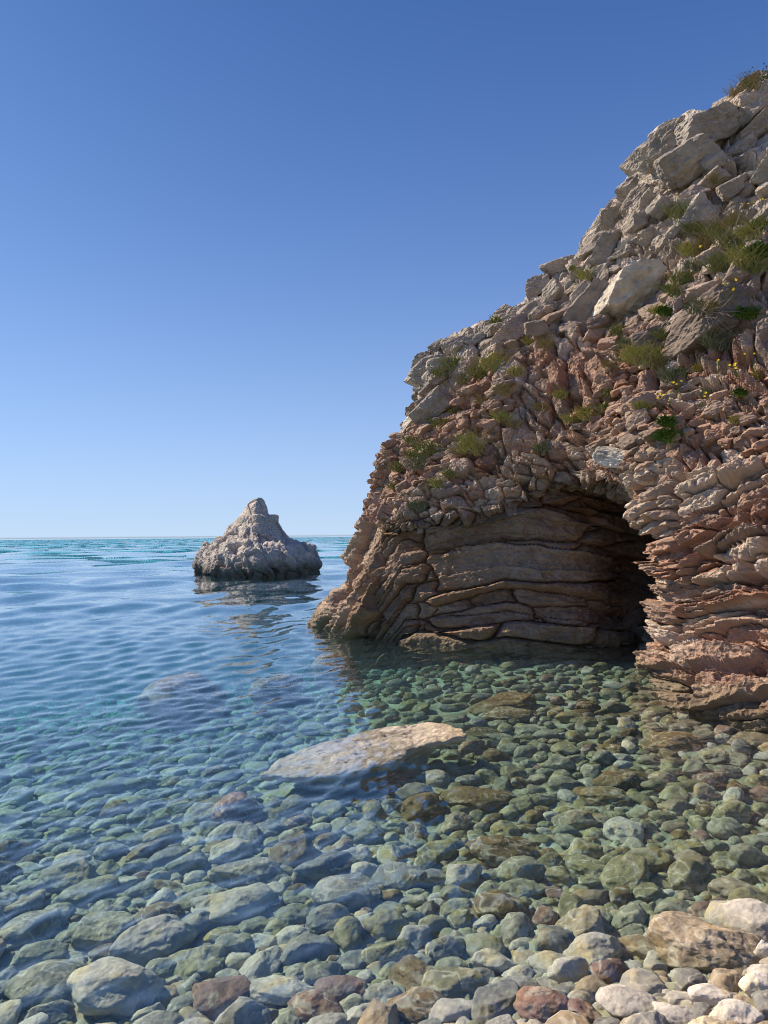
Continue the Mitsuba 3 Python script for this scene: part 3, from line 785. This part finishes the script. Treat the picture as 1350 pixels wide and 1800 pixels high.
rad /= np.linalg.norm(rad, axis=-1, keepdims=True) + 1e-9
sv = sv + rad * (edge_w * 0.14 * nz(sv, 3.0, 4, 3))[..., None]
sv[..., 2] += 0.035 * nz(sv, 2.6, 4, 4) + 0.014 * (1 - 2 * np.abs(nz(sv, 9, 4, 6))) - 0.02 * np.clip(nz(sv, 14, 2, 7) * 2 - 0.5, 0, 1)
ii = np.arange(90 * nt).reshape(90, nt)
i2 = np.roll(ii, -1, axis=1)
sfc = np.vstack([np.stack([ii[:-1].ravel(), ii[1:].ravel(), i2[1:].ravel()], 1), np.stack([ii[:-1].ravel(), i2[1:].ravel(), i2[:-1].ravel()], 1)])
slc = lerp(pick([.42, .385, .34]), pick([.25, .22, .185]), meshkit.fbm(sv * 5, 3, 8)[..., None])
ochre = sm(0.15, 0.75, sv[..., 0] - 0.0)[..., None] * 0.6
slc = lerp(slc, pick([.46, .36, .19]), ochre) * (0.72 + 0.56 * meshkit.fbm(sv * 24, 3, 9))[..., None]
scene['slab'] = mikit.ply((sv.reshape(-1, 3), sfc), 'rock_material', smooth=True, color=slc.reshape(-1, 3))
labels['slab'] = {'label': 'long pale slab of rock sloping under the water, its ochre right end just above the surface', 'category': 'rock'}
for t in np.linspace(0, 1, 26):
    for k in (0.35, 0.9):
        p = cxy + (np.array(poly.exterior.interpolate(t, normalized=True).coords[0]) - cxy) * k
        circles.append((p[0], p[1], 0.10))

# cobbles packed over the bed
cell, grid = 0.25, {}


def near(x, y, r):
    gx, gy = int(math.floor(x / cell)), int(math.floor(y / cell))
    for a_ in range(gx - 2, gx + 3):
        for b_ in range(gy - 2, gy + 3):
            for (cx_, cy_, cr_) in grid.get((a_, b_), ()):
                if (cx_ - x) ** 2 + (cy_ - y) ** 2 < (0.80 * (cr_ + r)) ** 2:
                    return True
    return False


def put(x, y, r):
    grid.setdefault((int(math.floor(x / cell)), int(math.floor(y / cell))), []).append((x, y, r))


for (x, y, r) in circles:
    if r > 0.3:                                                # big ones as several discs
        for a_ in np.linspace(0, 6.28, 9)[:-1]:
            put(x + 0.6 * r * math.cos(a_), y + 0.6 * r * math.sin(a_), 0.42 * r)
    put(x, y, min(r, 0.3))
foot = np.array([on_level(*p)[:2] for p in [(1500, 1330), (1330, 1276), (1230, 1245), (1160, 1212), (1150, 1165), (1180, 1140), (900, 1134), (690, 1125), (552, 1093)]])
cob = []
g = np.random.default_rng(23)
for r0, tries in ((0.150, 130), (0.105, 1500), (0.074, 11000), (0.054, 30000), (0.038, 46000), (0.026, 26000)):
    for _ in range(tries):
        y = 1.75 + 11.5 * g.random() ** 1.4
        x = (g.random() * 2 - 1) * (0.58 * y + 0.25)
        r = r0 * g.uniform(0.85, 1.2)
        if y > 5 and r0 > 0.12 and g.random() < 0.8:
            continue
        if r0 < 0.06 and y > 7.0 or r0 < 0.05 and y > 4.6 or r0 < 0.03 and y > 3.6:
            continue
        if y > 6 and g.random() < (y - 6) / 12:
            continue
        if near(x, y, r) or x > np.interp(y, foot[::1, 1], foot[:, 0]) - 0.05 and y > 5.7:
            continue
        put(x, y, r)
        cob.append((x, y, r))
cob = np.array(cob)
pr = project(np.c_[cob[:, :2], bed_z(cob[:, 0], cob[:, 1])])
size = cob[:, 2] / pr[:, 2] * ((pr[:, 0] > -30) & (pr[:, 0] < 1380) & (pr[:, 1] < 1830))
rank = np.argsort(-size)
ANCHORS = [(0, 'the large tan boulder'), (2, 'the tan stone breaking the surface'), (9, 'the pinkish pitted stone'), (10, 'the whitish stone with a hole'), (13, 'the brownish stone near the bottom edge'), (14, 'the brown rough stone at the bottom'),
           (15, 'the grey stone with rust red underside'), (18, 'the big pale green pointed stone'), (19, 'the long dark green stone'), (20, 'the dark brown weedy rock'), (21, 'the brown weedy rock behind it'), (22, 'the olive brown flat rock'),
           (23, 'the round golden brown rock'), (31, 'the squarish green stone'), (32, 'the rust brown stone'), (33, 'the large blue grey stone')]
APX = [(NAMED[k][0], NAMED[k][1], t) for k, t in ANCHORS] + [(520, 1362, 'the left end of the pale slab'), (700, 1335, 'the middle of the pale slab'), (815, 1285, 'the right end of the pale slab')]
APX = [(x_, y_, t.replace('the brown weedy rock behind it', 'the second brown weedy rock')) for x_, y_, t in APX]
COLN = {0: 'grey green', 1: 'olive', 2: 'pale grey', 3: 'reddish', 4: 'dark brown', 5: 'tan', 6: 'blue grey', 7: 'white'}
NTH = ['nearest', 'second nearest', 'third nearest', 'fourth nearest', 'fifth nearest', 'sixth nearest', 'seventh nearest', 'eighth nearest', 'ninth nearest', 'tenth nearest', 'eleventh nearest', 'twelfth nearest', 'thirteenth nearest', 'fourteenth nearest', 'fifteenth nearest', 'sixteenth nearest']
told = []
CLS = {0: ('cobble', 'rounded grey green cobble lying on the seabed under clear shallow water', 'grey green cobbles under the shallow water'),
       1: ('cobble', 'rounded olive weed coated cobble in the shallows in front of the cliff', 'olive cobbles in the shallows'),
       2: ('cobble', 'rounded pale grey cobble near the water edge', 'pale grey cobbles near the water edge'),
       3: ('cobble', 'rounded reddish cobble among the grey ones', 'reddish cobbles among the grey ones'),
       4: ('cobble', 'dark brown weedy cobble under the shallow water', 'dark brown cobbles under the water'),
       5: ('cobble', 'rounded tan cobble among the grey ones', 'tan cobbles among the grey ones'),
       6: ('cobble', 'rounded blue grey cobble lying under clear water', 'blue grey cobbles under the water'),
       7: ('cobble', 'white dry cobble at the lower right water edge', 'white cobbles at the water edge')}
rest_v, rest_f, rest_uv, at_v = [], [], [], 0
for n_, i in enumerate(rank):
    x, y, r = cob[i]
    zb = float(bed_z(x, y))
    side = x / (0.55 * y)
    t = g.random()
    shore = depth_at(x, y) < 0.16
    if shore or (y < 3.3 and g.random() < 0.5):
        cls = g.choice([2, 5, 3, 0, 6, 7], p=[.46, .18, .05, .13, .13, .05])
    elif side > 0.05 + 0.25 * g.normal():
        cls = g.choice([0, 1, 4, 5, 3, 2], p=[.28, .38, .16, .06, .03, .09])
    else:
        cls = g.choice([0, 6, 1, 4, 3, 2], p=[.36, .26, .12, .08, .03, .15])
    if cls == 7 and zb + r < 0.02:
        cls = 2
    sub = 4 if n_ < 24 else 3 if n_ < 270 else 2 if n_ < 800 else 1
    flatn = g.uniform(0.42, 0.7)
    v, f = stone_mesh(int(g.integers(1, 1 << 30)), sub, r * g.uniform(1.1, 1.45), r * g.uniform(0.78, 0.95), r * flatn, 0.2, 9)
    v = place(v, x, y, zb + r * flatn * 0.5, math.radians(35) + g.normal(0, 0.6), abs(g.normal(0, 0.16)), g.uniform(0, 6.28))
    val = g.uniform(0.25, 1.0)
    if n_ < 265 and size[i] > 0:
        key = numbered('cobble')
        add_stone(key, v, f, cls, val)
        told.append((key, int(cls), pr[i, 0], pr[i, 1]))
    else:
        rest_v.append(v); rest_f.append(f + at_v); rest_uv.append(uv_of(len(v), cls, val)); at_v += len(v)


def bearing(dx, dy):
    return ('left of' if dx < 0 else 'right of') if abs(dx) > 1.2 * abs(dy) else ('in front of' if dy > 0 else 'behind')


for key, cls, px, py in told:
    best = None
    for ax_, ay_, t in APX:
        w_ = bearing(px - ax_, py - ay_)
        dd = math.hypot(px - ax_, py - ay_)
        rk = sum(1 for k2, c2, x2, y2 in told if c2 == cls and bearing(x2 - ax_, y2 - ay_) == w_ and math.hypot(x2 - ax_, y2 - ay_) < dd)
        if rk < len(NTH) - 0 and (best is None or rk * 60 + dd < best[0]):
            best = (rk * 60 + dd, NTH[rk], w_, t)
    labels[key] = {'label': '%s rounded %s cobble %s %s' % (best[1], COLN[cls], best[2], best[3]) if best else CLS[cls][1], 'category': 'stone', 'group': CLS[cls][2]}
scene['small_cobbles'] = mikit.ply((np.vstack(rest_v), np.vstack(rest_f)), 'stone_material', smooth=True, uv=np.vstack(rest_uv))
labels['small_cobbles'] = {'label': 'smaller and farther cobbles covering the seabed', 'category': 'stones', 'kind': 'stuff'}

# plants: the objects and their labels, told apart by kind, size rank and place on the face
DIRW = {0: 'on the left shoulder of the cliff', 1: 'above the hollow', 2: 'on the middle of the cliff', 3: 'high on the right cliff', 4: 'on the right buttress', 5: 'on the top right ridge'}


def zone_of(px, py):
    if py < 200:
        return 5
    if px < 930:
        return 0
    if px > 1120 and py > 615:
        return 4
    if px > 1155:
        return 3
    return 1 if py > 650 else 2


ORD = ['first', 'second', 'third', 'fourth', 'fifth', 'sixth', 'seventh', 'eighth', 'ninth', 'tenth', 'eleventh', 'twelfth']
zones = {}
for q in plant_info:
    zones.setdefault((q[3], zone_of(q[0], q[1])), []).append(q)
for (kind, zn), lst in zones.items():
    lst.sort(key=lambda q: q[0])
    for j, (px, py, wpx, _, p, v, f, c) in enumerate(lst):
        name = 'leafy_plant' if kind == 'bright leafy green' else 'grass_tuft'
        key = numbered(name)
        scene[key] = mikit.ply((v, f), 'leaf_material', smooth=False, color=c)
        noun = 'plant' if name == 'leafy_plant' else 'grass tuft'
        where = '' if len(lst) == 1 else 'leftmost ' if j == 0 else 'rightmost ' if j == len(lst) - 1 else ORD[j] + ' '
        labels[key] = {'label': '%s%s %s %s%s' % (where, kind, noun, DIRW[zn], '' if len(lst) == 1 or j in (0, len(lst) - 1) else ' from the left'), 'category': 'plant' if name == 'leafy_plant' else 'grass', 'group': 'plants growing on the cliff'}

# yellow flowers
FL = [(1303, 376, 3), (1335, 372, 2), (1240, 455, 2), (1285, 508, 2), (1290, 525, 2), (1268, 520, 2), (1192, 697, 3), (1180, 708, 2), (1229, 712, 2), (1147, 716, 3), (1262, 660, 2), (1291, 665, 3), (1310, 648, 2), (1028, 478, 3)]
FLW = ['near the top of the green bank', 'beside the right edge, above the green bank', 'below the left end of the green bank', 'above the drooping grey green tuft', 'lowest beside the bare twigs', 'left of the bare twigs', 'above the leafy plants on the buttress', 'left above the leafy plants on the buttress', 'right of the leafy plants on the buttress', 'beside the yellow green tuft left of the buttress plants', 'under the drooping grey green tuft', 'on the red ledge of the buttress', 'at the upper right of the red ledge', 'on the tuft near the middle of the ridge']
for (px, py, nf), wh in zip(FL, FLW):
    p = on_cliff(px, py)
    key = numbered('yellow_flower')
    for q in range(nf):
        b0 = p + np.array([pg.normal(0, 0.05), -0.02, -0.02])
        t0 = b0 + np.array([pg.normal(-0.02, 0.04), pg.uniform(-0.12, -0.05), pg.uniform(0.10, 0.18)])
        sv_, hv_, hf_ = [], [], []
        for e_ in (b0, t0):
            sv_ += [e_ + [-.004, 0, 0], e_ + [.004, 0, 0]]
        rad_ = pg.uniform(0.014, 0.021)
        ax = np.array([pg.normal(-0.3, 0.2), -0.7, 0.6]); ax /= np.linalg.norm(ax)
        e1 = np.cross(ax, [0, 0, 1.0]); e1 /= np.linalg.norm(e1)
        e2 = np.cross(ax, e1)
        hv_.append(t0)
        for k in range(18):
            a0 = k * math.pi / 9
            w_ = rad_ * (1.0 if k % 2 else 0.72)
            hv_.append(t0 + w_ * (e1 * math.cos(a0) + e2 * math.sin(a0)) + ax * 0.006)
            hf_.append([0, k + 1, (k + 1) % 18 + 1])
        tail = '_%03d' % q if q else ''
        scene[key + '__stem' + tail] = mikit.ply((np.array(sv_), np.array([[0, 1, 3], [0, 3, 2]])), 'leaf_material', smooth=False, color=np.tile([.10, .15, .04], (4, 1)))
        scene[key + '__flower_head' + tail] = mikit.ply((np.array(hv_), np.array(hf_)), 'leaf_material', smooth=False, color=np.tile([.62, .45, .03], (19, 1)))
    labels[key] = {'label': 'small yellow flowers ' + wh, 'category': 'flower', 'group': 'yellow flowers on the cliff'}

# bare twigs hanging over the dark rock, and the shrub on the ridge
def twig_mesh(g, base, n, size, bias, rad=0.006):
    parts = []
    for _ in range(n):
        d = g.normal(size=3) * [0.6, 0.35, 0.5] + bias
        d /= np.linalg.norm(d)
        p, path = base + g.normal(0, 0.05, 3), []
        L = size * g.uniform(0.5, 1.0)
        for k in range(8):
            path.append(p.copy())
            d = d + g.normal(0, 0.28, 3) + [0, 0, -0.05]
            d /= np.linalg.norm(d)
            p = p + d * L / 8
        path = np.array(path)
        ring = []
        for k, q in enumerate(path):
            t_ = path[min(k + 1, 7)] - path[max(k - 1, 0)]
            t_ /= np.linalg.norm(t_)
            a1 = np.cross(t_, [0.2, 0.9, 0.1]); a1 /= np.linalg.norm(a1)
            a2 = np.cross(t_, a1)
            rr = rad * (1 - 0.09 * k)
            ring.append([q + rr * (a1 * math.cos(b_) + a2 * math.sin(b_)) for b_ in (0, 2.094, 4.189)])
        ring = np.array(ring).reshape(-1, 3)
        fs = []
        for k in range(7):
            for j in range(3):
                a_, b_ = 3 * k + j, 3 * k + (j + 1) % 3
                fs += [[a_, b_, b_ + 3], [a_, b_ + 3, a_ + 3]]
        parts.append((ring, np.array(fs)))
    o, V_, F_ = 0, [], []
    for v, f in parts:
        V_.append(v); F_.append(f + o); o += len(v)
    return np.vstack(V_), np.vstack(F_)


for (px, py, n, sz, text) in ((1238, 560, 16, 0.75, 'bare grey twigs of a dead bush hanging beside the drooping grey green tuft'), (1290, 440, 14, 0.6, 'thin bare twigs sticking out of the green bank near the right edge'), (955, 735, 8, 0.35, 'small bunch of bare twigs above the hollow')):
    v, f = twig_mesh(pg, on_cliff(px, py) + np.array([-0.03, -0.1, 0.05]), n, sz, np.array([-0.2, -0.4, 0.0]))
    key = numbered('dead_bush')
    scene[key] = mikit.ply((v, f), 'leaf_material', smooth=True, color=np.tile([.27, .23, .19], (len(v), 1)))
    labels[key] = {'label': text, 'category': 'bush', 'group': 'dead bushes on the cliff'}
sb = on_cliff(1345, 140) + np.array([0.1, 0.2, 0])
v, f = twig_mesh(pg, sb, 14, 0.5, np.array([0, 0, 1.2]), 0.008)
scene['shrub__branch'] = mikit.ply((v, f), 'leaf_material', smooth=True, color=np.tile([.14, .11, .08], (len(v), 1)))
lv, lf, lc = [], [], []
for _ in range(700):
    c = v[pg.integers(len(v))] + pg.normal(0, 0.05, 3)
    a_, b_ = pg.normal(size=3), pg.normal(size=3)
    a_ *= 0.022 / np.linalg.norm(a_); b_ *= 0.011 / np.linalg.norm(b_)
    o = len(lv)
    lv += [c - a_, c + b_, c + a_, c - b_]
    lf += [[o, o + 1, o + 2], [o, o + 2, o + 3]]
    lc += [np.array([.06, .09, .03]) * pg.uniform(0.6, 1.5)] * 4
scene['shrub__leaves'] = mikit.ply((np.array(lv), np.array(lf)), 'leaf_material', smooth=False, color=np.array(lc))
labels['shrub'] = {'label': 'small dark green shrub on the very top of the cliff at the right edge', 'category': 'shrub'}
